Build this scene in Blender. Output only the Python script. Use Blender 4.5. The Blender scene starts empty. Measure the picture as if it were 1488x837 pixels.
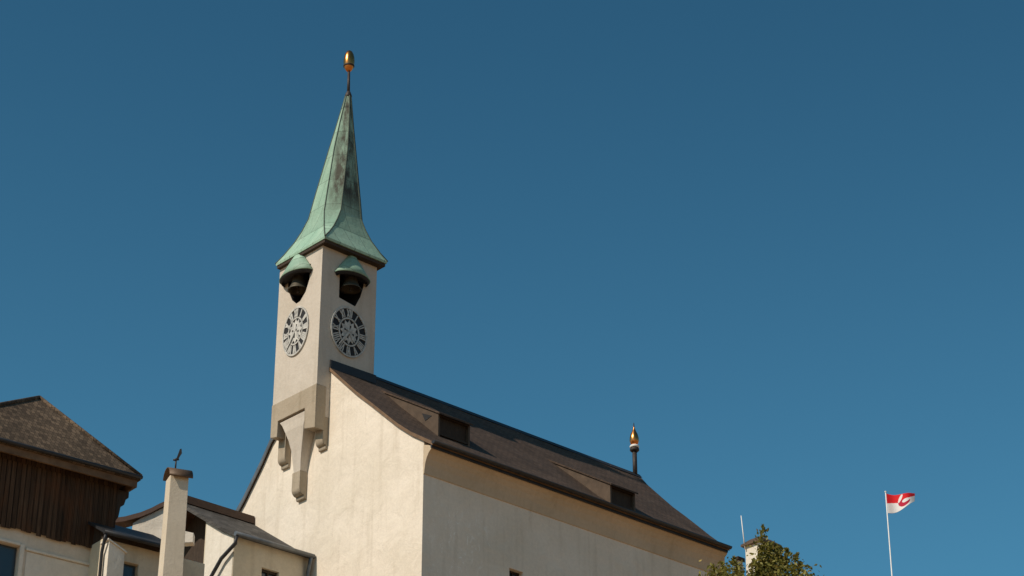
import bpy, bmesh, math, random
from mathutils import Vector, Matrix
R = math.radians
random.seed(7)
scene = bpy.context.scene
COL = scene.collection

# ------------------------------------------------------------------ camera
cam_d = bpy.data.cameras.new('camera'); cam = bpy.data.objects.new('camera', cam_d); COL.objects.link(cam)
cam.location = (0, 0, 1.6); cam.rotation_euler = (R(90 + 27.5), 0, 0)
cam_d.sensor_width = 36; cam_d.lens = 3300 / 1488 * 36; cam_d.clip_end = 6000; cam_d.clip_start = .1
scene.camera = cam

# ------------------------------------------------------------------ light
AZ = R(42.5)                       # heading of the nave
SUN_EL = R(42); SUN_OFF = R(3.5)
sh = AZ + math.pi - SUN_OFF        # plan angle towards the sun
sun_dir = Vector((math.cos(SUN_EL) * math.cos(sh), math.cos(SUN_EL) * math.sin(sh), math.sin(SUN_EL)))
sd = bpy.data.lights.new('sun', 'SUN'); sd.energy = 3.75; sd.angle = R(.53); sd.color = (1, .85, .70)
so = bpy.data.objects.new('sun', sd); COL.objects.link(so)
so.rotation_euler = sun_dir.to_track_quat('Z', 'Y').to_euler(); so.location = (-40, -40, 80)
w = bpy.data.worlds.new('World'); scene.world = w; w.use_nodes = True
nt = w.node_tree; bg = nt.nodes['Background']
sky = nt.nodes.new('ShaderNodeTexSky'); sky.sky_type = 'NISHITA'; sky.sun_disc = False
sky.sun_elevation = SUN_EL; sky.sun_rotation = math.atan2(sun_dir.x, sun_dir.y)
sky.air_density = 1.0; sky.dust_density = 1.6; sky.ozone_density = 3
sky.altitude = 900
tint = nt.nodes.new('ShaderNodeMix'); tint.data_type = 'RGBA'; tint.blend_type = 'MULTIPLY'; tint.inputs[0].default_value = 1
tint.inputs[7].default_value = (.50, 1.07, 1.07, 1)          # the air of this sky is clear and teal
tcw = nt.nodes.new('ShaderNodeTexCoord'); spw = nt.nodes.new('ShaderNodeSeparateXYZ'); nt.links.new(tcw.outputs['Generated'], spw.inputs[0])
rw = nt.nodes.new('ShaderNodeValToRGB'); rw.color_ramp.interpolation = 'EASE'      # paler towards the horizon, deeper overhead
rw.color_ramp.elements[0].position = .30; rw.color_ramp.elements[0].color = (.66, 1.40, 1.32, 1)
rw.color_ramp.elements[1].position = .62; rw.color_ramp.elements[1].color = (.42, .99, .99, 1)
e_ = rw.color_ramp.elements.new(.13); e_.color = (.95, .96, .80, 1)                 # warm pale horizon band below the view, added to warm the shaded walls
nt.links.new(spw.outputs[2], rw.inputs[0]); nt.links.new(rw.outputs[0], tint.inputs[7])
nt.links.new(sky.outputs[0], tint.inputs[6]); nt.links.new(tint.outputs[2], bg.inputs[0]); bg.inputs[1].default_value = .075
scene.view_settings.view_transform = 'Standard'; scene.view_settings.look = 'None'
scene.view_settings.exposure = 0.0; scene.view_settings.gamma = 1

# ------------------------------------------------------------------ materials
def nmat(name):
    m = bpy.data.materials.new(name); m.use_nodes = True
    return m, m.node_tree, m.node_tree.nodes['Principled BSDF']
def N_(t, kind, **kw):
    n = t.nodes.new(kind)
    for k, v in kw.items(): setattr(n, k, v)
    return n
def coords(t, scale=(1, 1, 1)):
    tc = N_(t, 'ShaderNodeTexCoord'); mp = N_(t, 'ShaderNodeMapping'); mp.inputs['Scale'].default_value = scale
    t.links.new(tc.outputs['Object'], mp.inputs[0]); return mp.outputs[0]
def noise(t, vec, scale, detail=5, rough=.55, dist=0):
    n = N_(t, 'ShaderNodeTexNoise'); n.inputs['Scale'].default_value = scale; n.inputs['Detail'].default_value = detail
    n.inputs['Roughness'].default_value = rough; n.inputs['Distortion'].default_value = dist
    t.links.new(vec, n.inputs['Vector']); return n.outputs[0]
def ramp(t, fac, stops):
    r = N_(t, 'ShaderNodeValToRGB'); e = r.color_ramp.elements
    while len(e) < len(stops): e.new(.5)
    for el, (p, c) in zip(e, stops):
        el.position = p; el.color = (c, c, c, 1) if not hasattr(c, '__len__') else (*c, 1)
    t.links.new(fac, r.inputs[0]); return r.outputs[0]
def mixc(t, fac, a, b, mode='MIX'):
    n = N_(t, 'ShaderNodeMix', data_type='RGBA', blend_type=mode)
    for s, v in ((0, fac), (6, a), (7, b)):
        if hasattr(v, 'links') or hasattr(v, 'is_linked'): t.links.new(v, n.inputs[s])
        elif s == 0: n.inputs[0].default_value = v
        else: n.inputs[s].default_value = (*v, 1)
    return n.outputs[2]
def math_(t, op, a, b=None, clamp=False):
    n = N_(t, 'ShaderNodeMath', operation=op); n.use_clamp = clamp
    for i, v in enumerate((a, b)):
        if v is None: continue
        if isinstance(v, (int, float)): n.inputs[i].default_value = v
        else: t.links.new(v, n.inputs[i])
    return n.outputs[0]
def bump(t, b, h, strength, dist, bevel=0, prev=None):
    n = N_(t, 'ShaderNodeBump'); n.inputs['Strength'].default_value = strength; n.inputs['Distance'].default_value = dist
    t.links.new(h, n.inputs['Height'])
    if prev is not None: t.links.new(prev, n.inputs['Normal'])
    elif bevel:
        bv = N_(t, 'ShaderNodeBevel', samples=4); bv.inputs['Radius'].default_value = bevel
        t.links.new(bv.outputs[0], n.inputs['Normal'])
    t.links.new(n.outputs[0], b.inputs['Normal']); return n.outputs[0]
def sc(c, k): return tuple(x * k for x in c)

def plaster(name, base, stain=.5, bev=.03, chips=False, relief=.5):
    m, t, b = nmat(name)
    v = coords(t); vs = coords(t, (2.2, 2.2, .22))
    big = ramp(t, noise(t, v, .55, 4), [(.35, 0), (.72, 1)])
    c = mixc(t, big, base, (base[0] * .88, base[1] * .87, base[2] * .84))
    streak = ramp(t, noise(t, vs, 1.3, 6, .6), [(.52, 0), (.78, stain)])
    c = mixc(t, streak, c, (base[0] * .66, base[1] * .63, base[2] * .58))
    fine = ramp(t, noise(t, v, 9, 8, .7), [(.3, .9), (.75, 1.05)])
    c = mixc(t, 1.0, c, fine, 'MULTIPLY')
    cr = ramp(t, noise(t, coords(t, (1, 1, .6)), 3.1, 7, .75, .8), [(.62, 0), (.70, stain * .6)])
    c = mixc(t, cr, c, sc(base, .72))
    if chips:
        # pale chipped marks where the wash has come off
        tc = N_(t, 'ShaderNodeTexCoord'); sp = N_(t, 'ShaderNodeSeparateXYZ'); t.links.new(tc.outputs['Object'], sp.inputs[0])
        px = math_(t, 'SUBTRACT', 1, math_(t, 'MULTIPLY', math_(t, 'ABSOLUTE', math_(t, 'SUBTRACT', sp.outputs[0], 1.4)), .6), True)
        ch = ramp(t, noise(t, coords(t, (1.6, 1.6, .9)), 2.4, 9, .72, 1.6), [(.555, 0), (.63, .8)])
        low = ramp(t, math_(t, 'SUBTRACT', sp.outputs[2], 26.6), [(0, 1), (.5, 0)])
        side = ramp(t, sp.outputs[1], [(.0, 1), (.05, 0)])
        c = mixc(t, math_(t, 'MULTIPLY', math_(t, 'MULTIPLY', ch, px), math_(t, 'MULTIPLY', low, side)), c, (.95, .93, .88))
    t.links.new(c, b.inputs['Base Color']); b.inputs['Roughness'].default_value = .92; b.inputs['Specular IOR Level'].default_value = .15
    p = bump(t, b, noise(t, v, 1.1, 4, .55, .4), relief, .12, bev)
    bump(t, b, noise(t, v, 22, 5, .6), .35, .02, prev=p)
    return m

def shingle(name, base, bw, bh, zk, var=.35, axis=0, wob=.05, wobs=1.5):
    """courses of small tiles; first axis along the eave, second up the slope"""
    m, t, b = nmat(name)
    tc = N_(t, 'ShaderNodeTexCoord'); sp = N_(t, 'ShaderNodeSeparateXYZ'); t.links.new(tc.outputs['Object'], sp.inputs[0])
    cb = N_(t, 'ShaderNodeCombineXYZ'); t.links.new(sp.outputs[axis], cb.inputs[0])
    wob = math_(t, 'MULTIPLY', math_(t, 'SUBTRACT', noise(t, coords(t), wobs, 4, .6), .5), wob)
    t.links.new(math_(t, 'ADD', math_(t, 'MULTIPLY', sp.outputs[2], zk), wob), cb.inputs[1])
    br = N_(t, 'ShaderNodeTexBrick'); t.links.new(cb.outputs[0], br.inputs['Vector'])
    br.inputs['Scale'].default_value = 1; br.inputs['Brick Width'].default_value = bw; br.inputs['Row Height'].default_value = bh
    br.inputs['Mortar Size'].default_value = .012; br.inputs['Mortar Smooth'].default_value = .6
    br.inputs['Color1'].default_value = (*sc(base, 1 - var), 1); br.inputs['Color2'].default_value = (*sc(base, 1 + var), 1)
    br.inputs['Mortar'].default_value = (*sc(base, .35), 1)
    v = coords(t)
    n1 = ramp(t, noise(t, v, .8, 5, .6), [(.3, .72), (.75, 1.25)])
    c = mixc(t, 1.0, br.outputs[0], n1, 'MULTIPLY')
    n2 = ramp(t, noise(t, v, 14, 6, .7), [(.3, .75), (.8, 1.2)])
    c = mixc(t, 1.0, c, n2, 'MULTIPLY')
    t.links.new(c, b.inputs['Base Color']); b.inputs['Roughness'].default_value = .85; b.inputs['Specular IOR Level'].default_value = .25
    p = bump(t, b, br.outputs[1], -.5, .03)
    bump(t, b, noise(t, v, 18, 5, .7), .5, .03, prev=p)
    return m

def simple(name, base, rough=.7, metal=0, var=.25, scale=4, bmp=.2, stretch=(1, 1, 1), bev=0, spec=.4):
    m, t, b = nmat(name); v = coords(t, stretch)
    f = ramp(t, noise(t, v, scale, 6, .65), [(.28, 1 - var), (.75, 1 + var)])
    t.links.new(mixc(t, 1.0, base, f, 'MULTIPLY'), b.inputs['Base Color'])
    b.inputs['Roughness'].default_value = rough; b.inputs['Metallic'].default_value = metal; b.inputs['Specular IOR Level'].default_value = spec
    if bmp: bump(t, b, noise(t, v, scale * 4, 5, .6), bmp, .03, bev)
    return m

def copper(name):
    m, t, b = nmat(name); v = coords(t)
    base = mixc(t, ramp(t, noise(t, v, 1.2, 5, .6), [(.35, 0), (.7, 1)]), (.285, .46, .35), (.37, .535, .415))
    streak = ramp(t, noise(t, coords(t, (5, 5, .45)), 1.6, 7, .65), [(.52, 0), (.72, .5)])
    c = mixc(t, streak, base, (.16, .25, .18))
    # brown-black streaks, stronger higher up, on the flank that looks down the nave side
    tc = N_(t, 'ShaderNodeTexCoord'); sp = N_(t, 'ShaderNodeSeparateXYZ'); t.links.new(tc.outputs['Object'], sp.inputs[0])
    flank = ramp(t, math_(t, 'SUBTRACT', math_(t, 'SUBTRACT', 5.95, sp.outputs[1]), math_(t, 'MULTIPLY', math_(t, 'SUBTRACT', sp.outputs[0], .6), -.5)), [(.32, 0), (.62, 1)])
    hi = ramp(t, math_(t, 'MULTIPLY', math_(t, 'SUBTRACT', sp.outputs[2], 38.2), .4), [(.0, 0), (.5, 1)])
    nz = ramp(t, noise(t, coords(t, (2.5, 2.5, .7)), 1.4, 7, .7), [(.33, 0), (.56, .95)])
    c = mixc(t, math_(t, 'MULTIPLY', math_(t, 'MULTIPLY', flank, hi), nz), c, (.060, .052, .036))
    # horizontal sheet joints
    cb = N_(t, 'ShaderNodeCombineXYZ'); t.links.new(sp.outputs[2], cb.inputs[1]); t.links.new(math_(t, 'ADD', sp.outputs[0], sp.outputs[1]), cb.inputs[0])
    br = N_(t, 'ShaderNodeTexBrick'); t.links.new(cb.outputs[0], br.inputs['Vector'])
    br.inputs['Scale'].default_value = 1; br.inputs['Brick Width'].default_value = .62; br.inputs['Row Height'].default_value = 1.05
    br.inputs['Mortar Size'].default_value = .012; br.inputs['Color1'].default_value = (.86, .86, .86, 1); br.inputs['Color2'].default_value = (1.1, 1.1, 1.1, 1)
    br.inputs['Mortar'].default_value = (.5, .5, .5, 1)
    c = mixc(t, 1.0, c, br.outputs[0], 'MULTIPLY')
    fine = ramp(t, noise(t, v, 16, 6, .7), [(.3, .85), (.75, 1.1)])
    c = mixc(t, 1.0, c, fine, 'MULTIPLY')
    t.links.new(c, b.inputs['Base Color']); b.inputs['Roughness'].default_value = .62; b.inputs['Specular IOR Level'].default_value = .3
    p = bump(t, b, noise(t, v, 2.0, 4), .35, .06); bump(t, b, br.outputs[1], -.3, .015, prev=p)
    return m

def boards(name, base):
    m, t, b = nmat(name)
    tc = N_(t, 'ShaderNodeTexCoord'); sp = N_(t, 'ShaderNodeSeparateXYZ'); t.links.new(tc.outputs['Object'], sp.inputs[0])
    cb = N_(t, 'ShaderNodeCombineXYZ'); t.links.new(sp.outputs[2], cb.inputs[0]); t.links.new(math_(t, 'ADD', sp.outputs[0], sp.outputs[1]), cb.inputs[1])
    br = N_(t, 'ShaderNodeTexBrick'); t.links.new(cb.outputs[0], br.inputs['Vector'])
    br.inputs['Scale'].default_value = 1; br.inputs['Brick Width'].default_value = 9; br.inputs['Row Height'].default_value = .145
    br.inputs['Mortar Size'].default_value = .010; br.inputs['Color1'].default_value = (*sc(base, .72), 1); br.inputs['Color2'].default_value = (*sc(base, 1.3), 1)
    br.inputs['Mortar'].default_value = (*sc(base, .2), 1)
    g = ramp(t, noise(t, coords(t, (9, 9, .5)), 2.2, 8, .7, .5), [(.3, .45), (.72, 1.6)])
    c = mixc(t, 1.0, br.outputs[0], g, 'MULTIPLY')
    rust = ramp(t, noise(t, coords(t, (2, 2, .5)), 1.5, 4), [(.5, 0), (.75, .8)])
    c = mixc(t, rust, c, (base[0] * 1.7, base[1] * 1.1, base[2] * .7))
    t.links.new(c, b.inputs['Base Color']); b.inputs['Roughness'].default_value = .85; b.inputs['Specular IOR Level'].default_value = .2
    bump(t, b, br.outputs[1], -.6, .03)
    return m

M = {}
M['plaster'] = plaster('church_plaster', (.83, .75, .64), .55, chips=True, relief=.55)
M['tower_plaster'] = plaster('tower_plaster', (.62, .56, .485), .5, relief=.25)
M['cornice'] = plaster('cornice_plaster', (.60, .49, .36), .5)
M['stone'] = plaster('corbel_stone', (.43, .365, .28), .9, .05, relief=.5)
M['annex_plaster'] = plaster('annex_plaster', (.70, .62, .48), .6)
M['white_plaster'] = plaster('white_plaster', (.80, .75, .66), .4)
M['stack_plaster'] = plaster('chimney_plaster', (.70, .62, .50), .45, .015, relief=.12)
M['grey_plaster'] = plaster('house_plaster', (.76, .68, .57), .6)
M['roof'] = shingle('church_roof_shingle', (.086, .058, .042), .22, .13, 1.35, .18)
M['slate'] = shingle('annex_roof_slate', (.085, .080, .075), .30, .2, 1.5, .35)
M['wood_roof'] = shingle('house_wood_shingle', (.125, .088, .058), .13, .17, 1.3, .42, 0, .28, 2.6)
M['rust_roof'] = simple('brown_sheet_roof', (.075, .040, .026), .6, 0, .3, 3, .15)
M['metal'] = simple('dark_sheet_metal', (.035, .037, .042), .5, .3, .25, 5, .1)
M['gutter_metal'] = simple('church_gutter_metal', (.040, .040, .042), .45, .4, .25, 5, .1)
M['zinc'] = simple('weathered_zinc', (.16, .17, .18), .45, .5, .25, 5, .1)
M['wood_and_shade_dark'] = simple('dark_timber_and_shade', (.045, .030, .020), .85, 0, .4, 3, .3, (6, 6, 1))
M['dormer_wood'] = simple('brown_dormer_boards', (.092, .064, .044), .85, 0, .3, 3, .2)
M['edge_wood'] = simple('brown_verge_board', (.17, .105, .06), .8, 0, .35, 3, .2)
M['boards'] = boards('weathered_boards', (.066, .039, .023))
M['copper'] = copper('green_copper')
M['seam'] = simple('copper_seam', (.075, .10, .075), .7, 0, .4, 6, 0)
M['gold'] = simple('gilded_metal', (.66, .25, .07), .28, 1, .2, 6, .08)
M['bronze'] = simple('bell_bronze', (.085, .075, .055), .6, .5, .3, 5, .1)
M['black'] = simple('black_paint_and_shade', (.016, .016, .018), .7, 0, .3, 8, 0)
M['dial'] = simple('dial_pale_paint', (.50, .495, .465), .85, 0, .45, 5, .2)
M['iron'] = simple('iron', (.06, .05, .045), .6, .5, .3, 6, .1)
M['cap_brown'] = simple('chimney_cap_sheet', (.12, .075, .045), .55, .2, .35, 4, .15)
M['white_paint'] = simple('white_paint', (.78, .77, .74), .55, 0, .08, 6, 0)
M['red_cloth'] = simple('red_cloth', (.74, .012, .018), .8, 0, .1, 6, 0)
M['white_cloth'] = simple('white_cloth', (.86, .84, .83), .8, 0, .04, 6, 0)
M['crimson_cloth'] = simple('crimson_cloth', (.50, .012, .05), .8, 0, .1, 6, 0)
M['ground'] = simple('dry_grass_and_gravel', (.34, .21, .105), .95, 0, .35, .6, .3)
M['bark'] = simple('bark', (.08, .06, .04), .9, 0, .4, 6, .6, (4, 4, 1))
m, t, b = nmat('window_glass'); b.inputs['Base Color'].default_value = (.035, .06, .085, 1); b.inputs['Roughness'].default_value = .12; M['glass'] = m
m, t, b = nmat('leaf')
oi = N_(t, 'ShaderNodeNewGeometry'); v = coords(t)
lc = ramp(t, oi.outputs['Random Per Island'], [(0, (.12, .125, .026)), (.4, (.25, .24, .045)), (.8, (.36, .32, .08)), (1, (.38, .26, .07))])
lc = mixc(t, 1.0, lc, ramp(t, noise(t, v, 1.2, 3), [(.35, .55), (.7, 1.25)]), 'MULTIPLY')
t.links.new(lc, b.inputs['Base Color']); b.inputs['Roughness'].default_value = .55; b.inputs['Specular IOR Level'].default_value = .3
tr = N_(t, 'ShaderNodeBsdfTranslucent'); t.links.new(lc, tr.inputs[0]); mx = N_(t, 'ShaderNodeMixShader'); mx.inputs[0].default_value = .3
t.links.new(b.outputs[0], mx.inputs[1]); t.links.new(tr.outputs[0], mx.inputs[2]); t.links.new(mx.outputs[0], t.nodes['Material Output'].inputs[0])
M['leaf'] = m

# ------------------------------------------------------------------ mesh helpers
def tag(o, label=None, cat=None, group=None, kind=None):
    for k, v in (('label', label), ('category', cat), ('group', group), ('kind', kind)):
        if v: o[k] = v
    return o
def empty(name, loc, rz, label, cat, group=None):
    o = bpy.data.objects.new(name, None); COL.objects.link(o); o.location = loc; o.rotation_euler = (0, 0, rz); o.empty_display_size = .3
    return tag(o, label, cat, group)
def obj(name, bm, mats, parent=None, smooth=False, label=None):
    bmesh.ops.recalc_face_normals(bm, faces=bm.faces[:])
    me = bpy.data.meshes.new(name); bm.to_mesh(me); bm.free()
    if not isinstance(mats, (list, tuple)): mats = [mats]
    for mm in mats: me.materials.append(M[mm] if isinstance(mm, str) else mm)
    if smooth:
        for p in me.polygons: p.use_smooth = True
    o = bpy.data.objects.new(name, me); COL.objects.link(o)
    if parent: o.parent = parent
    if label: o['label'] = label
    return o
def BM(): return bmesh.new()
def box(bm, a, b, mi=0, bev=0):
    x0, y0, z0 = [min(p, q) for p, q in zip(a, b)]; x1, y1, z1 = [max(p, q) for p, q in zip(a, b)]
    vs = [bm.verts.new(p) for p in ((x0,y0,z0),(x1,y0,z0),(x1,y1,z0),(x0,y1,z0),(x0,y0,z1),(x1,y0,z1),(x1,y1,z1),(x0,y1,z1))]
    fs = [bm.faces.new([vs[i] for i in f]) for f in ((3,2,1,0),(4,5,6,7),(0,1,5,4),(1,2,6,5),(2,3,7,6),(3,0,4,7))]
    for f in fs: f.material_index = mi
    if bev:
        es = {e for f in fs for e in f.edges}
        r = bmesh.ops.bevel(bm, geom=list(es), offset=bev, segments=2, affect='EDGES', profile=.6)
        for f in r['faces']: f.material_index = mi
def hexa(bm, lo, hi, mi=0):
    """two quads of the same winding joined into a solid"""
    a = [bm.verts.new(p) for p in lo]; c = [bm.verts.new(p) for p in hi]; n = len(a)
    fs = [bm.faces.new(a[::-1]), bm.faces.new(c)] + [bm.faces.new((a[i], a[(i + 1) % n], c[(i + 1) % n], c[i])) for i in range(n)]
    for f in fs: f.material_index = mi
    return fs
def prism(bm, pts, fn0, fn1, mi=0):
    return hexa(bm, [fn0(*p) for p in pts], [fn1(*p) for p in pts], mi)
def tube(bm, pts, r, seg=10, mi=0, taper=None, cap=True):
    pts = [Vector(p) for p in pts]; rings = []
    for i, p in enumerate(pts):
        d = (pts[min(i + 1, len(pts) - 1)] - pts[max(i - 1, 0)]).normalized()
        u = d.cross(Vector((0, 0, 1)))
        if u.length < 1e-3: u = d.cross(Vector((0, 1, 0)))
        u.normalize(); v = d.cross(u); rr = r if taper is None else r + (taper - r) * i / (len(pts) - 1)
        rings.append([bm.verts.new(p + u * (rr * math.cos(2 * math.pi * k / seg)) + v * (rr * math.sin(2 * math.pi * k / seg))) for k in range(seg)])
    for a, b in zip(rings, rings[1:]):
        for k in range(seg):
            f = bm.faces.new((a[k], a[(k + 1) % seg], b[(k + 1) % seg], b[k])); f.smooth = True; f.material_index = mi
    if cap:
        for rg in (rings[0][::-1], rings[-1]):
            f = bm.faces.new(rg); f.material_index = mi
def lathe(bm, prof, c, seg=24, mi=0, sx=1, sy=1):
    rings = []
    for r, z in prof:
        rings.append([bm.verts.new((c[0] + r * sx * math.cos(2 * math.pi * k / seg), c[1] + r * sy * math.sin(2 * math.pi * k / seg), c[2] + z)) for k in range(seg)])
    for a, b in zip(rings, rings[1:]):
        for k in range(seg):
            f = bm.faces.new((a[k], a[(k + 1) % seg], b[(k + 1) % seg], b[k])); f.smooth = True; f.material_index = mi
    for rg in (rings[0][::-1], rings[-1]): bm.faces.new(rg).material_index = mi
def boolean(o, cutters):
    for c in cutters:
        md = o.modifiers.new('cut', 'BOOLEAN'); md.object = c; md.operation = 'DIFFERENCE'; md.solver = 'EXACT'
        md.material_mode = 'TRANSFER'
    bpy.context.view_layer.update()
    me = bpy.data.meshes.new_from_object(o.evaluated_get(bpy.context.evaluated_depsgraph_get()))
    o.modifiers.clear(); o.data = me
    for c in cutters: bpy.data.objects.remove(c, do_unlink=True)
def interp(tab, x):
    tab = sorted(tab)
    if x <= tab[0][0]:
        (a, b), (c, d) = tab[0], tab[1]
    elif x >= tab[-1][0]:
        (a, b), (c, d) = tab[-2], tab[-1]
    else:
        for (a, b), (c, d) in zip(tab, tab[1:]):
            if a <= x <= c: break
    return b + (d - b) * (x - a) / (c - a)

# ------------------------------------------------------------------ terrain
def ground_z(y):
    def ss(a, b, v):
        k = min(1, max(0, (v - a) / (b - a))); return k * k * (3 - 2 * k)
    return 14.0 * ss(14, 46, y) + 13.5 * ss(82, 116, y)
bm = BM()
xs = [-3000, -800, -200] + list(range(-80, 81, 8)) + [200, 800, 3000]
ys = [-3000, -600, -100, -20] + list(range(0, 140, 4)) + [200, 500, 1200, 4000]
gv = [[bm.verts.new((x, y, ground_z(y) + (.25 * math.sin(x * .31 + y * .17) if abs(x) < 90 and 16 < y < 138 else 0))) for x in xs] for y in ys]
for j in range(len(ys) - 1):
    for i in range(len(xs) - 1): bm.faces.new((gv[j][i], gv[j][i + 1], gv[j + 1][i + 1], gv[j + 1][i])).smooth = True
tag(obj('ground', bm, 'ground'), kind='structure')

# ------------------------------------------------------------------ church   (local axes: x along the nave away from us, y to the left across it)
church = empty('church', (-2.6, 61.7, 0), AZ, 'cream church with green copper spire, clock tower on its gable and long brown roof', 'church')
BASE = 13.5
TR, ZR = 5.15, 33.2                                               # ridge
VERGE = [(-.46, 28.44), (.52, 29.06), (1.18, 29.56), (1.85, 30.14), (2.54, 30.74), (3.23, 31.32), (3.95, 31.99), (4.64, 32.64), (5.15, 33.2),
         (5.7, 32.75), (6.4, 32.15), (7.0, 31.6), (7.56, 31.10), (8.0, 30.5), (8.45, 29.97), (8.9, 29.45), (9.37, 29.0), (9.9, 28.6), (10.5, 28.25)]
SEND = [(-.46, 12.78), (.4, 13.35), (1.3, 13.73), (3.2, 14.08), (5.15, 14.42), (7, 14.7), (10.5, 15.0)]
TW = 10.1                                                         # left wall line
def zwall(t): return interp(VERGE, t) - .13
# wall: one solid with the gable outline
out = [(0, BASE), (0, zwall(0))] + [(t, zwall(t)) for t, z in VERGE if 0 < t < TW] + [(TW, zwall(TW)), (TW, BASE)]
bm = BM(); prism(bm, out, lambda t, z: (0, t, z), lambda t, z: (interp(SEND, t) - .05, t, z))
wall = obj('wall', bm, ['plaster', 'wood_and_shade_dark'], church)
cb_ = BM(); box(cb_, (3.42, -.3, 24.6), (3.97, .35, 25.5)); cut1 = obj('cut', cb_, 'plaster', church)
boolean(wall, [cut1])
bm = BM(); box(bm, (3.46, .22, 24.6), (3.93, .26, 25.46), 0)
win = obj('window', bm, 'glass', church)
bm = BM()
for a, b_ in (((3.42, .16, 24.6), (3.47, .22, 25.5)), ((3.92, .16, 24.6), (3.97, .22, 25.5)), ((3.47, .16, 25.45), (3.92, .22, 25.5)), ((3.68, .17, 24.6), (3.71, .22, 25.45))): box(bm, a, b_)
obj('window_frame', bm, 'wood_and_shade_dark', win)
# roof: thin curved slab
bm = BM()
S0 = -.07; TH = .12
NS = 14
def rv(t, z, k): return (S0 + (interp(SEND, t) - S0) * k / NS, t, z)
top = [[bm.verts.new(rv(t, z + .018 * math.sin(k * 1.9 + t) * (0 < k < NS), k)) for k in range(NS + 1)] for t, z in VERGE]
bot = [[bm.verts.new(rv(t, z - TH, k)) for k in range(NS + 1)] for t, z in VERGE]
n = len(VERGE)
for i in range(n - 1):
    for k in range(NS):
        bm.faces.new((top[i][k], top[i + 1][k], top[i + 1][k + 1], top[i][k + 1])); bm.faces.new((bot[i][k], bot[i][k + 1], bot[i + 1][k + 1], bot[i + 1][k]))
    for k in (0, NS): bm.faces.new((top[i][k], bot[i][k], bot[i + 1][k], top[i + 1][k])).material_index = 1
for i in (0, n - 1):
    for k in range(NS): bm.faces.new((top[i][k], top[i][k + 1], bot[i][k + 1], bot[i][k])).material_index = 1
roof = obj('roof', bm, ['roof', 'edge_wood'], church)
# lead flashing where the roof meets the tower, ridge cap
bm = BM(); prism(bm, [(4.60, 32.60), (4.655, 32.66), (4.655, 32.93), (4.60, 32.90)], lambda t, z: (-.05, t, z), lambda t, z: (1.80, t, z + .04))
obj('flashing', bm, 'metal', roof)
bm = BM(); prism(bm, [(5.0, 33.06), (5.03, 33.10), (5.15, 33.24), (5.27, 33.13), (5.29, 33.07), (5.15, 33.17)], lambda t, z: (1.7, t, z), lambda t, z: (14.44, t, z))
obj('ridge_cap', bm, 'metal', roof)
# verge strip of dark metal along the left rake
bm = BM()
for (t0, z0), (t1, z1) in zip(VERGE[9:], VERGE[10:]):
    hexa(bm, [(-.11, t0, z0 - .17), (-.11, t1, z1 - .17), (-.11, t1, z1 + .03), (-.11, t0, z0 + .03)], [(-.074, t0, z0 - .17), (-.074, t1, z1 - .17), (-.074, t1, z1 + .03), (-.074, t0, z0 + .03)])
obj('verge_strip', bm, 'zinc', roof)
# cove cornice under the eave
cv = [(.02, 27.55), (-.03, 27.57), (-.04, 27.66), (-.07, 27.85), (-.13, 28.03), (-.22, 28.17), (-.33, 28.26), (-.36, 28.36), (.02, 28.5)]
bm = BM(); prism(bm, cv, lambda t, z: (-.004, t, z), lambda t, z: (12.8, t, z)); obj('cornice', bm, 'cornice', church)
# gutter: half round with a dark throat and brackets
bm = BM()
ga = [(math.pi + math.pi * k / 10) for k in range(11)]
prof = [(-.53 + .085 * math.cos(a), 28.43 + .085 * math.sin(a)) for a in ga] + [(-.53 + .072 * math.cos(a), 28.43 + .072 * math.sin(a)) for a in ga[::-1]]
for i in range(len(prof)):
    p, q = prof[i], prof[(i + 1) % len(prof)]
    f = bm.faces.new([bm.verts.new(c) for c in ((-.1, *p), (-.1, *q), (12.75, *q), (12.75, *p))]); f.smooth = True
for s in (-.1, 12.75):
    bm.faces.new([bm.verts.new((s, *p)) for p in prof[:11]])
bmesh.ops.remove_doubles(bm, verts=bm.verts[:], dist=.0005)
gutter = obj('gutter', bm, 'gutter_metal', church)
bm = BM(); box(bm, (-.06, -.425, 28.27), (12.74, -.365, 28.45)); obj('fascia', bm, 'metal', church)

# dormers
def dormer(s0, s1, tf, z0, z1, hole):
    bm = BM(); sl = .60
    tb = tf + 2.9; zb = z1 + sl * 2.9
    # cheeks and front as a box with a recessed dark opening
    side = [(tf, z0 - .12), (tf, z1), (tb, zb), (tb, zb - .25)]
    prism(bm, side, lambda t, z: (s0, t, z), lambda t, z: (s0 + .07, t, z)); prism(bm, side, lambda t, z: (s1 - .07, t, z), lambda t, z: (s1, t, z))
    d = obj('dormer', bm, 'dormer_wood', roof)
    bm = BM(); k = .10
    prism(bm, [(tf - k, z1 - k * sl + .003), (tf - k, z1 - k * sl + .06), (tb, zb + .06), (tb, zb + .003)], lambda t, z: (s0 - .05, t, z), lambda t, z: (s1 + .05, t, z)); obj('dormer_roof', bm, 'roof', d)
    bm = BM(); box(bm, (s0 + .072, tf + .10, z0 - .1), (s1 - .072, tf + .14, z1 + .03)); obj('shutter', bm, 'wood_and_shade_dark', d)
    bm = BM()
    box(bm, (s0 + .072, tf + .01, z0 - .02), (s1 - .072, tf + .085, z0 + .05)); obj('sill', bm, 'wood_and_shade_dark', d)
    bm = BM(); box(bm, (s0 + .072, tf + .01, z1 - .07), (s1 - .072, tf + .085, z1 - .005)); obj('lintel', bm, 'wood_and_shade_dark', d)
    if hole:
        bm = BM(); prism(bm, [(tf + .30, z1 + .02), (tf + .78, z1 + .26), (tf + .62, z1 - .05)], lambda t, z: (s0 - .012, t, z), lambda t, z: (s0 - .003, t, z)); obj('vent', bm, 'black', d)
    return d
dormer(1.75, 3.05, 1.42, 29.85, 30.52, True)
dormer(8.36, 9.5, .60, 29.16, 29.76, False)

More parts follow.
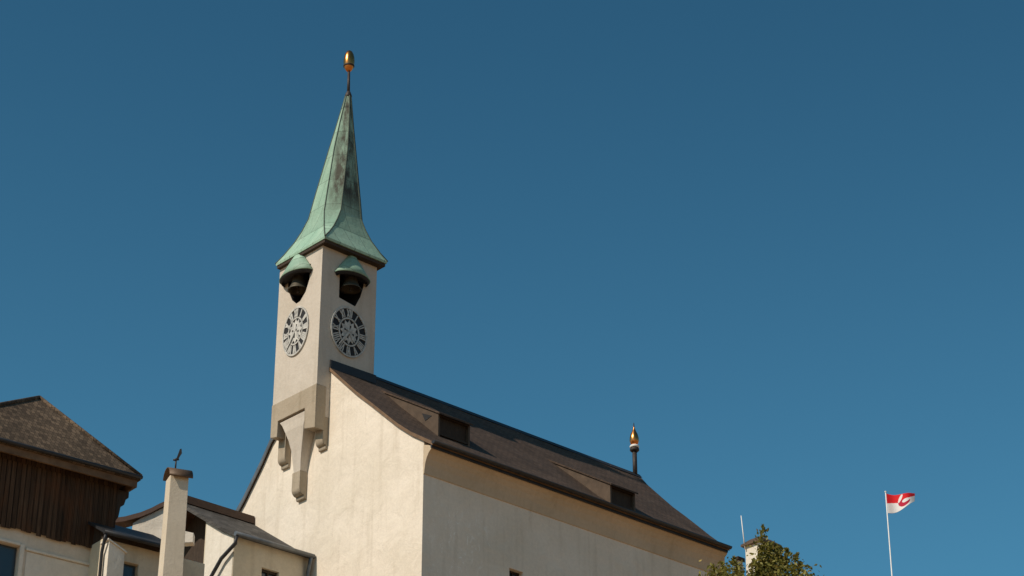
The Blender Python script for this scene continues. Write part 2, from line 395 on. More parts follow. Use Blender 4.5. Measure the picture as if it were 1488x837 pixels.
# tower shaft with two bell openings, their insides blackened to stand for deep shade
T0, T1, SF, SB = 4.66, 6.95, -.53, 1.74
bm = BM(); box(bm, (SF, T0, 31.34), (SB, T1, 37.06)); tower = obj('tower', bm, ['tower_plaster', 'black'], church)
c1 = BM(); prism(c1, [(6.50, 36.45), (6.42, 35.9), (6.18, 35.45), (5.95, 35.24), (5.75, 35.26), (5.48, 35.5), (5.30, 35.9), (5.26, 36.45)], lambda t, z: (-1, t, z), lambda t, z: (.75, t, z))
c2 = BM(); prism(c2, [(.20, 36.45), (.21, 35.24), (.88, 35.14), (1.08, 35.55), (1.2, 36.0), (1.2, 36.45)], lambda s, z: (s, 4, z), lambda s, z: (s, 5.7, z))
boolean(tower, [obj('cut', c1, 'black', church), obj('cut', c2, 'black', church)])

# bell hoods: half cones of copper, the shade beneath painted as a black lining
def hood(name, fr, half, proj, zb, za, lab):
    """fr(u, d, z): u along the wall, d out of it"""
    bm = BM(); seg = 22; rings = []
    prof = [(1.0, 0), (.76, .26), (.48, .56), (.22, .82), (.0, 1)]
    for k, h in prof[:-1]:
        rings.append([bm.verts.new(fr(half * k * math.cos(math.pi * i / seg), .004 + proj * k * math.sin(math.pi * i / seg), zb + (za - zb) * h)) for i in range(seg + 1)])
    ap = bm.verts.new(fr(0, .004, za))
    for a, b_ in zip(rings, rings[1:]):
        for i in range(seg): bm.faces.new((a[i], a[i + 1], b_[i + 1], b_[i])).smooth = True
    for i in range(seg): bm.faces.new((rings[-1][i], rings[-1][i + 1], ap)).smooth = True
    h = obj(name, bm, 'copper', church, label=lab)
    sol = h.modifiers.new('thick', 'SOLIDIFY'); sol.thickness = .025
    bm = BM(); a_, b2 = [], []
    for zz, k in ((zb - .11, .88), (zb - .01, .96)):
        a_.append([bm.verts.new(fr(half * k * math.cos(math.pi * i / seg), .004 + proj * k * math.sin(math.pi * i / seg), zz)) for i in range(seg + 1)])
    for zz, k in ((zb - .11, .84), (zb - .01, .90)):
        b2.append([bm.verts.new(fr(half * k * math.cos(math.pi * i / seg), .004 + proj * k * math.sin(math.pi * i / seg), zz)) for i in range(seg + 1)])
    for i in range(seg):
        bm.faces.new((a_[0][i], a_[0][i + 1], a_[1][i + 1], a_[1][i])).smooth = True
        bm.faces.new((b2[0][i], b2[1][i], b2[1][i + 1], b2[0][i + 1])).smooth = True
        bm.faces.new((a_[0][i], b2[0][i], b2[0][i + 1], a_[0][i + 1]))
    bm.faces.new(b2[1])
    obj('hood_shade_lining', bm, 'black', h)
def bell(c):
    bm = BM(); lathe(bm, [(.02, .62), (.13, .60), (.19, .52), (.21, .38), (.24, .22), (.30, .08), (.36, 0), (.35, -.02), (.30, .02), (.22, .14), (.1, .3), (.02, .34)], c, 28)
    bl = obj('bell', bm, 'bronze', church)
    bm = BM(); tube(bm, [(c[0], c[1], c[2] + .3), (c[0], c[1], c[2] - .05)], .025); lathe(bm, [(.01, -.09), (.05, -.05), (.05, 0), (.01, .04)], (c[0], c[1], c[2] - .02), 12); obj('clapper', bm, 'iron', bl)
ffront = lambda u, d, z: (SF - d, 5.93 + u, z)
fside = lambda u, d, z: (.68 + u, T0 - d, z)
hood('bell_hood', ffront, .80, .48, 36.20, 37.22, 'sunlit copper bell hood on the tower front')
hood('bell_hood', fside, .71, .48, 36.10, 37.06, 'shaded copper bell hood on the nave side of the tower')
bell((-.50, 5.92, 35.72)); bell((.70, 4.70, 35.72))

# clocks
ROM = ['XII', 'I', 'II', 'III', 'IIII', 'V', 'VI', 'VII', 'VIII', 'IX', 'X', 'XI']
def clock(fr, rx, rz, lab, hm, fat):
    P = lambda u, w_, d: fr(u * rx, d, w_ * rz)
    def ring(bm, r0, r1, d0, d1, seg=64):
        for i in range(seg):
            a, b_ = 2 * math.pi * i / seg, 2 * math.pi * (i + 1) / seg
            q = [(r0 * math.sin(a), r0 * math.cos(a)), (r1 * math.sin(a), r1 * math.cos(a)), (r1 * math.sin(b_), r1 * math.cos(b_)), (r0 * math.sin(b_), r0 * math.cos(b_))]
            hexa(bm, [P(*p, d0) for p in q], [P(*p, d1) for p in q])
    bm = BM(); dd = [(.985 * math.sin(2 * math.pi * i / 64), .985 * math.cos(2 * math.pi * i / 64)) for i in range(64)]
    hexa(bm, [P(*p, .002) for p in dd], [P(*p, .02) for p in dd]); ck = obj('clock', bm, 'black', church, label=lab)
    bm = BM(); ring(bm, .95, 1.02, .004, .05); bmesh.ops.remove_doubles(bm, verts=bm.verts[:], dist=.0005); obj('outer_ring', bm, 'dial', ck)
    bm = BM(); ring(bm, .52, .585, .021, .045); bmesh.ops.remove_doubles(bm, verts=bm.verts[:], dist=.0005); obj('inner_ring', bm, 'dial', ck)
    bm = BM(); ros = []
    for i in range(24):
        r = (.50 if i % 2 == 0 else .36) * (1 + .12 * (fat - 1)); a = 2 * math.pi * i / 24; ros.append((r * math.sin(a), r * math.cos(a)))
    hexa(bm, [P(*p, .021) for p in ros], [P(*p, .038) for p in ros]); obj('rosette', bm, 'dial', ck)
    for i in range(4):
        a = 2 * math.pi * (i * 3 + .5) / 12
        q = [(r * math.sin(a) + k * math.cos(a), r * math.cos(a) - k * math.sin(a)) for r, k in ((.28, -.045), (.28, .045), (.10, .0))]
        bm = BM(); hexa(bm, [P(*p, .039) for p in q], [P(*p, .043) for p in q]); obj('rosette_slot', bm, 'black', ck)
    bm = BM()
    for h in range(12):
        st, xw = [], 0
        for ch in ROM[h]:
            wd = {'I': .085, 'V': .16, 'X': .16}[ch]
            if ch == 'I': st.append(((xw + wd / 2, 0), (xw + wd / 2, 1)))
            elif ch == 'V': st += [((xw + .02, 1), (xw + wd / 2, 0)), ((xw + wd - .02, 1), (xw + wd / 2, 0))]
            else: st += [((xw + .02, 1), (xw + wd - .02, 0)), ((xw + wd - .02, 1), (xw + .02, 0))]
            xw += wd
        a = 2 * math.pi * h / 12; ca, sa = math.cos(a), math.sin(a)
        def pol(x, y):
            r = .605 + .325 * y; k = (x - xw / 2) * (.8 + .25 * y)
            return (r * sa + k * ca, r * ca - k * sa)
        for si, ((x0, y0), (x1, y1)) in enumerate(st):
            hw = .026 * fat; q = [pol(x0 - hw, y0), pol(x0 + hw, y0), pol(x1 + hw, y1), pol(x1 - hw, y1)]
            e = .0015 * si
            hexa(bm, [P(*p, .021) for p in q], [P(*p, .040 + e) for p in q])
    obj('numerals', bm, 'dial', ck)
    for nm, ang, ln, hw in (('hour_hand', (hm[0] + hm[1] / 60) / 12, .55, .05), ('minute_hand', hm[1] / 60, .86, .035)):
        a = 2 * math.pi * ang; ca, sa = math.cos(a), math.sin(a); d = .055 if nm[0] == 'h' else .068
        q = [(-hw, -.14), (hw, -.14), (hw * 1.3, ln * .6), (0, ln), (-hw * 1.3, ln * .6)]
        q = [(y * sa + x * ca, y * ca - x * sa) for x, y in q]
        bm = BM(); hexa(bm, [P(*p, d) for p in q], [P(*p, d + .01) for p in q]); obj(nm, bm, 'dial', ck)
clock(lambda u, d, z: (SF - d, 5.88 - u, 34.21 + z), .66, .85, 'sunlit skeleton clock on the tower front', (4, 37), 1.5)
clock(lambda u, d, z: (.645 + u, T0 - d, 34.12 + z), .73, .87, 'shaded skeleton clock on the nave side of the tower', (4, 37), 1.0)

# stone base band of the tower and its corbels
bm = BM()
prism(bm, [(T0 - .012, 30.42), (5.20, 30.55), (5.21, 31.27), (6.60, 31.27), (6.61, 30.72), (T1 + .012, 30.80), (T1 + .012, 31.93), (T0 - .012, 31.93)],
      lambda t, z: (-.55, t, z), lambda t, z: (-.17, t, z))
obj('stone_band', bm, 'stone', church)
for a_, b_ in ((T0 - .006, T0 + .5), (T1 - .5, T1 + .006)):
    bm = BM(); box(bm, (-.165, a_, 30.9), (.3, b_, 31.9)); obj('tower_foot', bm, 'tower_plaster', church)
bm = BM(); box(bm, (-.535, 5.22, 31.275), (-.175, 6.59, 31.335)); obj('slab', bm, 'black', church)  # black strip stands in for the shadow line under the band
# central pier swelling upwards like an inverted wedge
bm = BM(); rows = []
prof = [(29.36, -.27, 5.66, 6.00), (29.7, -.31, 5.62, 6.02), (30.1, -.36, 5.53, 6.06), (30.5, -.42, 5.41, 6.17), (30.8, -.47, 5.33, 6.30), (31.05, -.48, 5.26, 6.44), (31.20, -.50, 5.23, 6.56)]
for z, s, a, b_ in prof: rows.append([bm.verts.new(p) for p in ((s, a, z), (s, b_, z), (.02, b_, z), (.02, a - .02, z))])
for a, b_ in zip(rows, rows[1:]):
    for k in range(4): bm.faces.new((a[k], a[(k + 1) % 4], b_[(k + 1) % 4], b_[k]))
bm.faces.new(rows[0][::-1]); bm.faces.new(rows[-1]); obj('pier', bm, 'tower_plaster', church)
def corbel(t0, t1, z0, z1, d):
    """block with a rounded lower front and a small roll at the wall"""
    pr = [(.02, z1), (-d, z1), (-d, z0 + .32)]
    for k in range(1, 7):
        a = math.pi / 2 * k / 6; pr.append((-d + (d * .62) * (1 - math.cos(a)), z0 + .32 - .2 * math.sin(a)))
    pr += [(-d * .38, z0 + .05), (-d * .30, z0), (.02, z0)]
    bm = BM(); prism(bm, pr, lambda s, z: (s, t0, z), lambda s, z: (s, t1, z)); return obj('corbel', bm, 'stone', church)
corbel(5.63, 6.03, 28.46, 29.355, .30)
corbel(6.56, 6.93, 29.82, 31.0, .24)
corbel(4.66, 5.02, 29.84, 31.0, .22)

# spire: square flared foot turning into an octagon, leaning a little
RINGS = [(36.99, 1.30, 0), (37.07, 1.315, 0), (37.35, 1.18, .10), (37.75, 1.02, .22), (38.15, .905, .31), (38.6, .81, .39), (39.5, .705, .37), (41.3, .475, .32), (42.4, .30, .22), (43.6, .105, .075)]
def ctr(z):
    k = (z - 37.0) / 6.6; return (.63 + .30 * k, 5.69 - .17 * k)
def ringpts(z, a, c):
    x, y = ctr(z); return [(x + p, y + q, z) for p, q in ((a, a - c), (a - c, a), (-a + c, a), (-a, a - c), (-a, -a + c), (-a + c, -a), (a - c, -a), (a, -a + c))]
bm = BM(); rs = [[bm.verts.new(p) for p in ringpts(*r)] for r in RINGS]
for a, b_ in zip(rs, rs[1:]):
    for k in range(8): bm.faces.new((a[k], a[(k + 1) % 8], b_[(k + 1) % 8], b_[k]))
bm.faces.new(rs[0][::-1]); bm.faces.new(rs[-1]); bmesh.ops.remove_doubles(bm, verts=bm.verts[:], dist=.001)
bmesh.ops.dissolve_degenerate(bm, edges=bm.edges[:], dist=.0005)
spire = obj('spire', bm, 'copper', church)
bm = BM()
for k in range(8):
    pts = [Vector(ringpts(*r)[k]) for r in RINGS[1:]]
    pts = [p + (p - Vector((*ctr(p.z), p.z))).normalized() * .004 for p in pts]
    tube(bm, pts, .022, 6, taper=.016)
obj('hip_seam', bm, 'seam', spire)
x, y = ctr(36.9)
bm = BM(); box(bm, (x - 1.27, y - 1.27, 36.88), (x + 1.27, y + 1.27, 36.985)); obj('eave_board', bm, 'wood_and_shade_dark', spire)
bm = BM(); x, y = ctr(43.6); lathe(bm, [(.10, 0), (.13, .06), (.10, .16), (.07, .24), (.05, .26)], (x, y, 43.55), 16); tube(bm, [(x, y, 43.7), (x - .01, y + .01, 44.7)], .055, 10, taper=.045); obj('finial_rod', bm, 'iron', spire)
bm = BM(); lathe(bm, [(.05, 0), (.10, .05), (.155, .14), (.185, .27), (.195, .44), (.182, .58), (.15, .71), (.10, .81), (.04, .86)], (x - .02, y + .01, 44.62), 28); ball = obj('finial_ball', bm, 'gold', spire)
bm = BM(); lathe(bm, [(.165, 0), (.19, .02), (.198, .06), (.18, .08)], (x - .02, y + .01, 44.80), 28); obj('band', bm, 'iron', ball)

# finial at the far end of the ridge
fx, fy = 14.22, 5.15
bm = BM(); tube(bm, [(fx, fy, 33.1), (fx, fy, 34.1)], .085, 12); lathe(bm, [(.12, 0), (.17, .05), (.17, .11), (.11, .15)], (fx, fy, 34.06), 16); rf = obj('ridge_finial', bm, 'iron', church)
bm = BM(); lathe(bm, [(.15, 0), (.17, .02), (.17, .07), (.14, .1)], (fx, fy, 34.21), 18); obj('collar', bm, 'white_paint', rf)
bm = BM(); lathe(bm, [(.07, 0), (.14, .08), (.17, .18), (.165, .30), (.13, .44), (.075, .56), (.03, .68), (.010, .90)], (fx, fy, 34.30), 24); obj('flame', bm, 'gold', rf)

# ------------------------------------------------------------------ gabled annex built against the church front (same axes as the church)
annex = empty('gabled_annex', (-2.6, 61.7, 0), AZ, 'low cream annex with grey slate roof leaning against the church gable', 'annex')
AR, AZr, AE, AZe, AF = 8.5, 28.50, 5.30, 26.42, -2.86              # ridge t, z; eave t, z; front s
VA = [(AE - .16, AZe), (5.9, 26.82), (6.8, 27.40), (7.7, 27.98), (AR, AZr), (9.1, 28.48), (9.8, 28.36), (10.6, 28.50), (11.8, 28.75)]
VA = [(AE - .16, AZe), (5.9, 26.82), (6.8, 27.40), (7.7, 27.98), (AR, AZr), (8.9, 28.36), (9.4, 28.02), (10.0, 27.70), (10.7, 27.45), (11.6, 27.3)]
za = lambda t: interp(VA, t) - .12
bm = BM(); TS = 6.86
o_ = [(AE, BASE), (AE, za(AE)), (5.9, za(5.9)), (6.8, za(6.8)), (TS, za(TS)), (TS, BASE)]
prism(bm, o_, lambda t, z: (AF, t, z), lambda t, z: (-.006, t, z)); aw = obj('wall', bm, 'annex_plaster', annex)
cb_ = BM(); box(cb_, (-1.81, 5, 24.9), (-1.17, 5.55, 25.66)); boolean(aw, [obj('cut', cb_, 'annex_plaster', annex)])
bm = BM(); box(bm, (-1.77, 5.47, 24.9), (-1.21, 5.5, 25.62)); wn = obj('window', bm, 'glass', annex)
bm = BM()
for a, b_ in (((-1.81, 5.4, 24.9), (-1.75, 5.47, 25.66)), ((-1.23, 5.4, 24.9), (-1.17, 5.47, 25.66)), ((-1.75, 5.4, 25.58), (-1.23, 5.47, 25.66)), ((-1.52, 5.41, 24.9), (-1.47, 5.47, 25.58))): box(bm, a, b_)
obj('window_frame', bm, 'wood_and_shade_dark', wn)
bm = BM(); o2 = [(TS + .004, BASE), (TS + .004, za(TS))] + [(t, za(t)) for t, z in VA if TS < t < 11.3] + [(11.3, za(11.3)), (11.3, BASE)]
prism(bm, o2, lambda t, z: (AF + .9, t, z), lambda t, z: (-.006, t, z)); obj('shade_gable', bm, 'wood_and_shade_dark', annex)  # dark boarding invented so this shadowed recess stays dark
bm = BM(); n = len(VA)
for (t0, z0), (t1, z1) in zip(VA, VA[1:]):
    mi = 0 if t1 <= AR + .01 else 1
    hexa(bm, [(AF - .12, t0, z0 - .115), (AF - .12, t1, z1 - .115), (AF - .12, t1, z1), (AF - .12, t0, z0)], [(-.012, t0, z0 - .115), (-.012, t1, z1 - .115), (-.012, t1, z1), (-.012, t0, z0)], mi)
ar = obj('roof', bm, ['slate', 'rust_roof'], annex)
bm = BM(); prism(bm, [(AR - .22, AZr - .10), (AR - .20, AZr + .16), (AR + .14, AZr + .2), (AR + .2, AZr - .06)], lambda t, z: (AF - .2, t, z), lambda t, z: (-.03, t, z)); obj('ridge_cap', bm, 'rust_roof', ar)
bm = BM(); gy = AE - .24; gz = AZe - .06
tube(bm, [(AF - .16, gy, gz), (-.05, gy, gz + .02)], .075, 12); obj('gutter', bm, 'zinc', annex)
bm = BM()
tube(bm, [(AF - .1, gy, gz - .05), (AF - .12, gy + .02, gz - .3), (AF - .16, AE + .4, gz - .62), (AF - .17, 6.35, gz - 1.25), (AF - .17, 6.4, gz - 4)], .06, 10); obj('downpipe', bm, 'metal', annex, label='dark downpipe slanting across the lit front')
bm = BM(); tube(bm, [(-.16, gy, gz - .03), (-.16, gy + .05, gz - .25), (-.16, gy + .12, gz - .5), (-.16, gy + .12, BASE)], .065, 10); obj('downpipe', bm, 'zinc', annex, label='straight grey downpipe in the corner beside the church')
bm = BM(); prism(bm, [(AE + .03, BASE), (AE + .03, za(AE) - .02), (5.9, za(5.9) - .02), (6.8, za(6.8) - .02), (6.84, BASE)], lambda t, z: (AF - .012, t, z), lambda t, z: (AF - .003, t, z)); obj('lit_front_panel', bm, 'white_plaster', annex)  # paler skin puts the sunlit look of this front into its colour

# ------------------------------------------------------------------ timber-topped house and its side wing (own heading)
HA = R(38.1)
house = empty('timber_house', (-10.13, 57.38, 0), HA, 'house with dark board-clad upper storey and steep brown shingle roof', 'house')
EZ = 25.65; AP = (-2.2, 2.2, 28.2); LC = -6.3; BD = 4.6
bm = BM()
def slab(a, b_, c, th=.09):
    """triangle / quad roof plane with thickness"""
    hexa(bm, [(p[0], p[1], p[2] - th) for p in (a, b_, c)], [a, b_, c])
E_r, E_l, B_r, B_l = (0, 0, EZ), (LC, 0, EZ), (0, BD, EZ), (LC, BD, EZ)
AP2 = (-3.6, 2.3, 28.2)
vs = {k: bm.verts.new(p) for k, p in dict(er=E_r, el=E_l, br=B_r, bl=B_l, ap=AP, a2=(-2.35, 2.3, 28.2)).items()}
vd = {k: bm.verts.new((p[0], p[1], p[2] - .10)) for k, p in dict(er=E_r, el=E_l, br=B_r, bl=B_l).items()}
for f in (('er', 'ap', 'el'), ('br', 'ap', 'er'), ('el', 'ap', 'bl'), ('bl', 'ap', 'br')): bm.faces.new([vs[k] for k in f])
for a, b_ in (('er', 'el'), ('el', 'bl'), ('bl', 'br'), ('br', 'er')): bm.faces.new((vs[a], vs[b_], vd[b_], vd[a]))
bm.faces.new([vd[k] for k in ('er', 'br', 'bl', 'el')]); bm.verts.remove(vs['a2'])
hr = obj('roof', bm, 'wood_roof', house)
for a in (E_r, E_l):
    bm = BM(); tube(bm, [Vector(AP) + Vector((0, 0, .02)), Vector(a) + Vector((0, 0, .03))], .055, 8); obj('hip_cap', bm, 'wood_roof', hr)
bm = BM(); box(bm, (LC + .05, .07, EZ - .30), (-.06, .14, EZ - .105)); obj('eave_board', bm, 'edge_wood', hr)
bm = BM(); box(bm, (-.13, .145, EZ - .30), (-.065, BD - .1, EZ - .105)); obj('eave_board', bm, 'edge_wood', hr)
bm = BM(); tube(bm, [(LC, -.03, EZ - .04), (.02, -.03, EZ - .02)], .055, 10); obj('gutter', bm, 'metal', house)
bm = BM(); box(bm, (LC + .5, .45, 23.55), (-.42, BD - .4, EZ - .105))
# ragged lower ends of the boards
for i in range(36):
    x0 = LC + .5 + i * .147
    if x0 < -.55: box(bm, (x0, .425, 23.46 + random.uniform(-.035, .04)), (x0 + .137, .447, EZ - .32))
obj('board_storey', bm, 'boards', house)
bm = BM(); box(bm, (LC + .58, .52, BASE), (-.5, BD - .5, 23.549)); hw = obj('wall', bm, 'grey_plaster', house)
cb_ = BM(); box(cb_, (-4.0, .2, 22.1), (-3.1, .75, 23.06)); boolean(hw, [obj('cut', cb_, 'grey_plaster', house)])
bm = BM(); box(bm, (-3.97, .66, 22.12), (-3.12, .69, 23.04)); wn = obj('window', bm, 'glass', house)
bm = BM(); box(bm, (-3.10, .47, 22.2), (-2.98, .519, 23.12)); obj('jamb', bm, 'white_plaster', wn)
bm = BM(); box(bm, (-4.1, .47, 23.065), (-3.105, .519, 23.14)); obj('lintel', bm, 'white_plaster', wn)
bm = BM(); box(bm, (-2.93, .46, 22.98), (-.52, .519, 23.05)); obj('ledge', bm, 'white_plaster', house)
bm = BM(); box(bm, (-2.9, .50, BASE), (-.54, .518, 22.96)); obj('wall_panel', bm, 'white_plaster', house)
pr = [(-.42, EZ - .32), (-.08, EZ - .32), (-.08, EZ - .48), (-.16, EZ - .56), (-.2, EZ - .72), (-.3, EZ - .80), (-.34, EZ - 1.1), (-.42, EZ - 1.25)]
for yy in (.46, 2.2, 3.9):
    bm = BM(); prism(bm, pr, lambda x, z: (x, yy, z), lambda x, z: (x, yy + .16, z)); obj('bracket', bm, 'wood_and_shade_dark', house)

wing = empty('side_wing', (-10.8, 56.21, 0), HA, 'low beige side wing with dark gutter between the timber house and the chimney', 'house wing')
GZ = 23.57
bm = BM(); box(bm, (.18, .3, BASE), (3.30, 2.2, GZ - .02)); ww = obj('wall', bm, 'annex_plaster', wing)
cb_ = BM(); box(cb_, (.62, 0, 22.0), (1.28, .55, 23.06)); boolean(ww, [obj('cut', cb_, 'annex_plaster', wing)])
bm = BM(); box(bm, (.63, .46, 22.0), (1.27, .49, 23.05)); obj('window', bm, 'glass', wing)
WX = 2.35
prr = [(-.05, GZ - .015), (1.6, GZ + .92), (1.6, GZ + 1.0), (-.05, GZ + .06)]
bm = BM(); prism(bm, prr, lambda y, z: (0, y, z), lambda y, z: (WX, y, z)); obj('roof', bm, 'metal', wing)
bm = BM(); prism(bm, [(.302, GZ - .018), (1.58, GZ - .018), (1.58, GZ + .89), (.302, GZ + .17)], lambda y, z: (.2, y, z), lambda y, z: (WX - .04, y, z)); obj('roof_gable', bm, 'wood_and_shade_dark', wing)
bm = BM(); tube(bm, [(-.02, -.09, GZ), (WX + .02, -.09, GZ + .015)], .06, 12); obj('gutter', bm, 'metal', wing)
bm = BM(); tube(bm, [(.04, -.09, GZ - .02), (.03, -.05, GZ - .2), (.06, .1, GZ - .5), (.06, .12, BASE)], .045, 10); obj('downpipe', bm, 'metal', wing)
bm = BM(); prism(bm, [(.14, BASE), (.14, 23.33), (.62, 23.12), (.62, BASE)], lambda x, z: (x, -.12, z), lambda x, z: (x, .295, z))
bt = obj('buttress', bm, 'white_plaster', wing)
bm = BM(); prism(bm, [(.09, 23.36), (.09, 23.40), (.67, 23.15), (.67, 23.10)], lambda x, z: (x, -.16, z), lambda x, z: (x, .298, z)); obj('coping', bm, 'white_plaster', bt)

# ------------------------------------------------------------------ small white gable wall with a swept coping behind the wing
swept = empty('gable_wall', (-10.2, 60.6, BASE), 0, 'small white wall with swept brown coping, just behind the tall slender chimney', 'wall')
sw = [(-1.4, 25.62), (-.85, 25.70), (-.41, 25.83), (-.12, 25.96), (.10, 26.09), (.34, 26.21), (.50, 26.26), (.66, 26.14)]
bm = BM(); prism(bm, [(-1.25, 0)] + [(-.62, 25.58 - BASE)] + [(x, z - .10 - BASE) for x, z in sw[2:]] + [(.78, 25.36 - BASE), (1.13, 25.28 - BASE), (1.13, 25.0 - BASE), (.78, 24.98 - BASE), (.78, 0)], lambda x, z: (x, 0, z), lambda x, z: (x, .3, z)); obj('wall', bm, 'white_plaster', swept)
bm = BM(); cp = [(x, z - .095) for x, z in sw] + [(x, z + .05) for x, z in sw[::-1]]
prism(bm, cp, lambda x, z: (x, -.09, z - BASE), lambda x, z: (x, .4, z - BASE)); obj('coping', bm, 'rust_roof', swept)

# ------------------------------------------------------------------ chimneys
def chimney(name, loc, rz, wx, wy, z1, label, spread=.1):
    c = empty(name, loc, rz, label, 'chimney', None)
    bm = BM()
    lo = [(-spread, -spread, BASE), (wx + spread, -spread, BASE), (wx + spread, wy + spread, BASE), (-spread, wy + spread, BASE)]
    mid = [(0, 0, z1 - 1.6), (wx, 0, z1 - 1.6), (wx, wy, z1 - 1.6), (0, wy, z1 - 1.6)]
    hi = [(.01, .01, z1), (wx - .01, .01, z1), (wx - .01, wy - .01, z1), (.01, wy - .01, z1)]
    rs = [[bm.verts.new(p) for p in r] for r in (lo, mid, hi)]
    for a, b_ in zip(rs, rs[1:]):
        for k in range(4): bm.faces.new((a[k], a[(k + 1) % 4], b_[(k + 1) % 4], b_[k]))
    bm.faces.new(rs[0][::-1]); bm.faces.new(rs[-1]); obj('stack', bm, 'stack_plaster', c)
    return c
chim = chimney('chimney', (-8.81, 54.22, 0), R(22), .49, .54, 24.42, 'tall slender plastered chimney with curved sheet cap and vane, in front of the annex')
# barrel cap: the sheet bends over from the far side to the near side
bm = BM(); arc = []
for i in range(15):
    a = math.pi * (.06 + .88 * i / 14); arc.append((.27 - .38 * math.cos(a), 24.33 - .06 * math.cos(a) + .36 * max(0, math.sin(a)) ** .8))
pr = arc + [(y_ + (.25 - y_) * .05, z_ - .025) for y_, z_ in arc[::-1]]
for i in range(len(pr)):
    p, q = pr[i], pr[(i + 1) % len(pr)]
    bm.faces.new([bm.verts.new(v_) for v_ in ((-.05, *p), (-.05, *q), (.57, *q), (.57, *p))]).smooth = i < 14
for i in range(14):
    for x_ in (-.05, .57): bm.faces.new([bm.verts.new((x_, *v_)) for v_ in (arc[i], arc[i + 1], pr[28 - i], pr[29 - i])])
bmesh.ops.remove_doubles(bm, verts=bm.verts[:], dist=.0005)
obj('cap', bm, 'cap_brown', chim)
bm = BM(); tube(bm, [(.17, .25, 24.66), (.17, .25, 24.98)], .022, 8); tube(bm, [(.10, .25, 24.92), (.24, .25, 24.96)], .03, 8)
vn = obj('vane_post', bm, 'iron', chim)
bm = BM(); hexa(bm, [(.17, .24, 24.95), (.21, .24, 24.93), (.31, .24, 25.14), (.29, .24, 25.27), (.25, .24, 25.25)], [(.17, .265, 24.95), (.21, .265, 24.93), (.31, .265, 25.14), (.29, .265, 25.27), (.25, .265, 25.25)]); obj('vane', bm, 'iron', vn)

stack = chimney('chimney', (6.97, 59.75, 0), AZ, .72, .60, 24.72, 'white chimney with brown cap and rod, half hidden behind the tree crown', .02)
bm = BM(); fr_ = [(-.08, -.08), (.80, -.08), (.80, .68), (-.08, .68)]; up_ = [(.12, .12), (.6, .12), (.6, .5), (.12, .5)]
hexa(bm, [(x, y, 24.70) for x, y in fr_], [(x, y, 24.76) for x, y in fr_]); hexa(bm, [(x, y, 24.762) for x, y in fr_], [(x, y, 24.92) for x, y in up_]); obj('cap', bm, 'cap_brown', stack)
bm = BM(); tube(bm, [(-.05, .55, 24.6), (-.09, .60, 25.62)], .018, 8, taper=.012); obj('lightning_rod', bm, 'white_paint', stack)
for o in stack.children:
    if o.name.startswith('stack'): o.data.materials[0] = M['white_plaster']
small = chimney('chimney', (7.45, 70.5, 0), AZ, .24, .2, 28.2, 'tiny white chimney with dark cap just past the end of the church eave', 0)
bm = BM(); box(bm, (-.05, -.05, 28.2), (.29, .25, 28.32), 0, .02); obj('cap', bm, 'wood_and_shade_dark', small)

# ------------------------------------------------------------------ flagpole
pole = empty('flagpole', (15.66, 88.4, ground_z(88.4) - .2), 0, 'slender white flagpole flying a small red and white flag', 'flagpole')
zb = ground_z(88.4) - .2
bm = BM(); tube(bm, [(.16, 1.5, 0), (0, 0, 37.96 - zb)], .040, 12, taper=.022); lathe(bm, [(.02, 0), (.045, .02), (.045, .05), (.02, .07)], (0, 0, 37.95 - zb), 12)
obj('pole', bm, 'white_paint', pole)
bm = BM(); NU, NV = 90, 64
def flag_pt(u, v_):
    # u along the fly, v from the lower to the upper edge
    x = .03 + 1.22 * u - .06 * u * (1 - v_)
    topz = -.02 - .10 * math.sin(math.pi * u) * (1 - u * .4) + .05 * u
    droop = 1 - .56 * (u ** 1.3)
    zz = topz - .88 * droop * (1 - v_)
    yy = .16 * math.sin(u * 6.5 + .6 * v_) * u ** .6
    return (x, yy, 37.93 - zb + zz)
def flag_mat(u, v_):
    def ell(cx, cy, rx, ry, rot=0):
        dx, dy = u - cx, v_ - cy; c, s = math.cos(rot), math.sin(rot)
        return ((dx * c + dy * s) / rx) ** 2 + ((-dx * s + dy * c) / ry) ** 2
    if ell(.465, .74, .048, .24, -.25) < 1: return 1
    if ell(.66, .50, .14, .13, .35) < 1: return 1
    if ell(.60, .42, .20, .30, .25) < 1 and v_ < .62: return 2
    edge = .49 + .06 * math.sin(u * 7) + (.16 if u > .5 else 0)
    return 0 if v_ > edge else 1
gv = [[bm.verts.new(flag_pt(i / NU, j / NV)) for j in range(NV + 1)] for i in range(NU + 1)]
for i in range(NU):
    for j in range(NV):
        f = bm.faces.new((gv[i][j], gv[i + 1][j], gv[i + 1][j + 1], gv[i][j + 1])); f.smooth = True; f.material_index = flag_mat((i + .5) / NU, (j + .5) / NV)
fl = obj('flag', bm, ['red_cloth', 'white_cloth', 'crimson_cloth'], pole)
sol = fl.modifiers.new('cloth', 'SOLIDIFY'); sol.thickness = .006

# ------------------------------------------------------------------ tree
tree = empty('tree', (6.1, 53.2, ground_z(53.2)), 0, 'leafy olive green tree whose top pokes up at the lower right by the church', 'tree')
tz = ground_z(53.2)
rnd = random.Random(3)
bm = BM(); tips = []
def limb(p, d, ln, r, lev):
    pts = [p]; dd = d.copy()
    for i in range(5):
        dd = (dd + Vector((rnd.uniform(-.18, .18), rnd.uniform(-.18, .18), rnd.uniform(-.02, .16)))).normalized(); pts.append(pts[-1] + dd * ln / 5)
    tube(bm, pts, r, 8 if lev < 2 else 5, taper=r * .5)
    if lev >= 1: tips.extend(pts[2:])
    if lev < 3:
        for k in range(4 if lev else 7):
            a = rnd.uniform(0, 2 * math.pi); base = pts[rnd.randint(2, 5)]
            nd = (dd * .8 + Vector((math.cos(a), math.sin(a), rnd.uniform(0, .6)))).normalized()
            limb(base, nd, ln * rnd.uniform(.5, .68), r * .5, lev + 1)
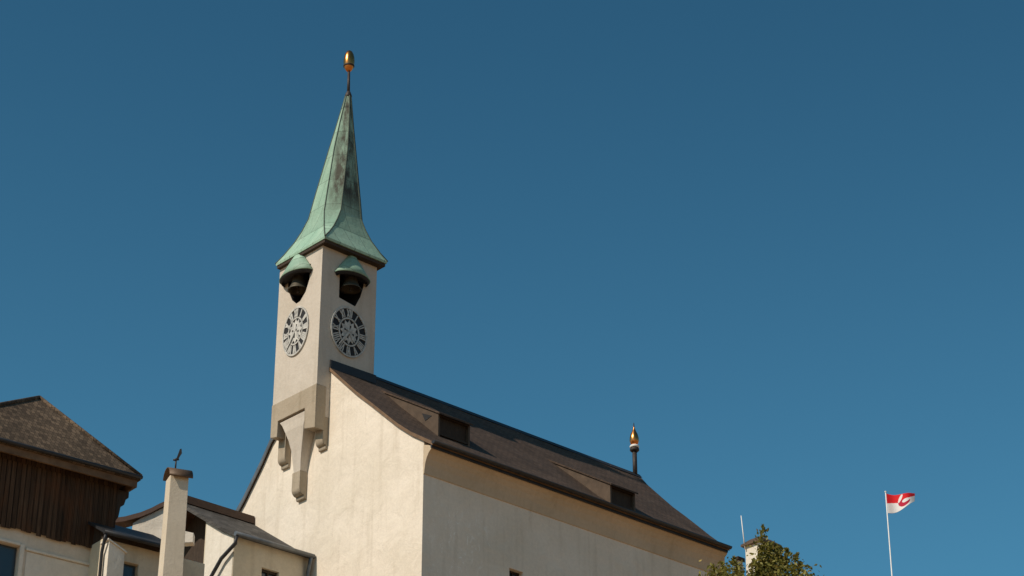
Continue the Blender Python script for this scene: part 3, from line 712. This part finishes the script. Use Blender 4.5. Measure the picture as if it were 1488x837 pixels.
limb(Vector((0, 0, -.3)), Vector((0, 0, 1)), 3.4, .26, 0)
obj('trunk', bm, 'bark', tree)
bm = BM()
def leaf(p, size, up=.3):
    n = Vector((rnd.gauss(0, 1), rnd.gauss(0, 1), rnd.gauss(0, 1) + up)).normalized()
    u = n.cross(Vector((rnd.gauss(0, 1), rnd.gauss(0, 1), rnd.gauss(0, 1)))).normalized(); v_ = n.cross(u)
    a, b_ = size, size * .55
    q = [p - u * a, p - u * a * .2 + v_ * b_ + n * a * .12, p + u * a, p - u * a * .2 - v_ * b_ + n * a * .12]
    bm.faces.new([bm.verts.new(x) for x in q])
# crown: leaf clumps on twigs inside an uneven outline, with single shoots standing out at the top
TOP = 21.95 - tz
shoots = [(.10, -.75, TOP + .30, .9), (.03, -.6, TOP - .16, .8), (-.16, -.5, TOP - .52, .6), (.12, -.5, TOP - .05, .8), (-.62, -.5, TOP - .42, .6), (.92, -.5, TOP - .33, .75), (-.92, -.3, TOP - .47, .6), (.55, -.3, TOP - .06, .8), (.34, -.1, TOP - .02, .8), (.45, -.5, TOP - .12, .8), (.68, -.4, TOP - .14, .7), (.22, -.6, TOP - .1, .8),
          (-1.12, -.2, TOP - .52, .7), (1.2, .1, TOP - .72, .7), (.75, .3, TOP - .25, .7), (.2, -.5, TOP - .12, .7)]
clumps = []
for x, y, z, ln in shoots:
    for k in range(9): clumps.append((Vector((x + rnd.gauss(0, .015 + .010 * k), y + rnd.gauss(0, .02 + .012 * k), z - ln * k / 9)), .022 + .017 * k, 20))
for i in range(900):
    a = rnd.uniform(0, 2 * math.pi); r = 1.9 * math.sqrt(rnd.random()); h = rnd.uniform(-3.4, 0)
    prof_ = math.sqrt(max(0, 1 - ((h + 1.7) / 2.15) ** 2)); x, y = r * math.cos(a) * prof_, r * math.sin(a) * prof_
    clumps.append((Vector((x, y, TOP - .62 + h - .16 * abs(x - .3) + .12 * math.sin(x * 5 + 1) - (.22 if -.5 < x < 0 else 0))), .15, 42))
for c, s, k in clumps:
    for _ in range(k): leaf(c + Vector((rnd.gauss(0, s), rnd.gauss(0, s), rnd.gauss(0, s))), rnd.uniform(.028, .06) * (1.6 if rnd.random() < .2 else 1))
obj('crown', bm, 'leaf', tree)
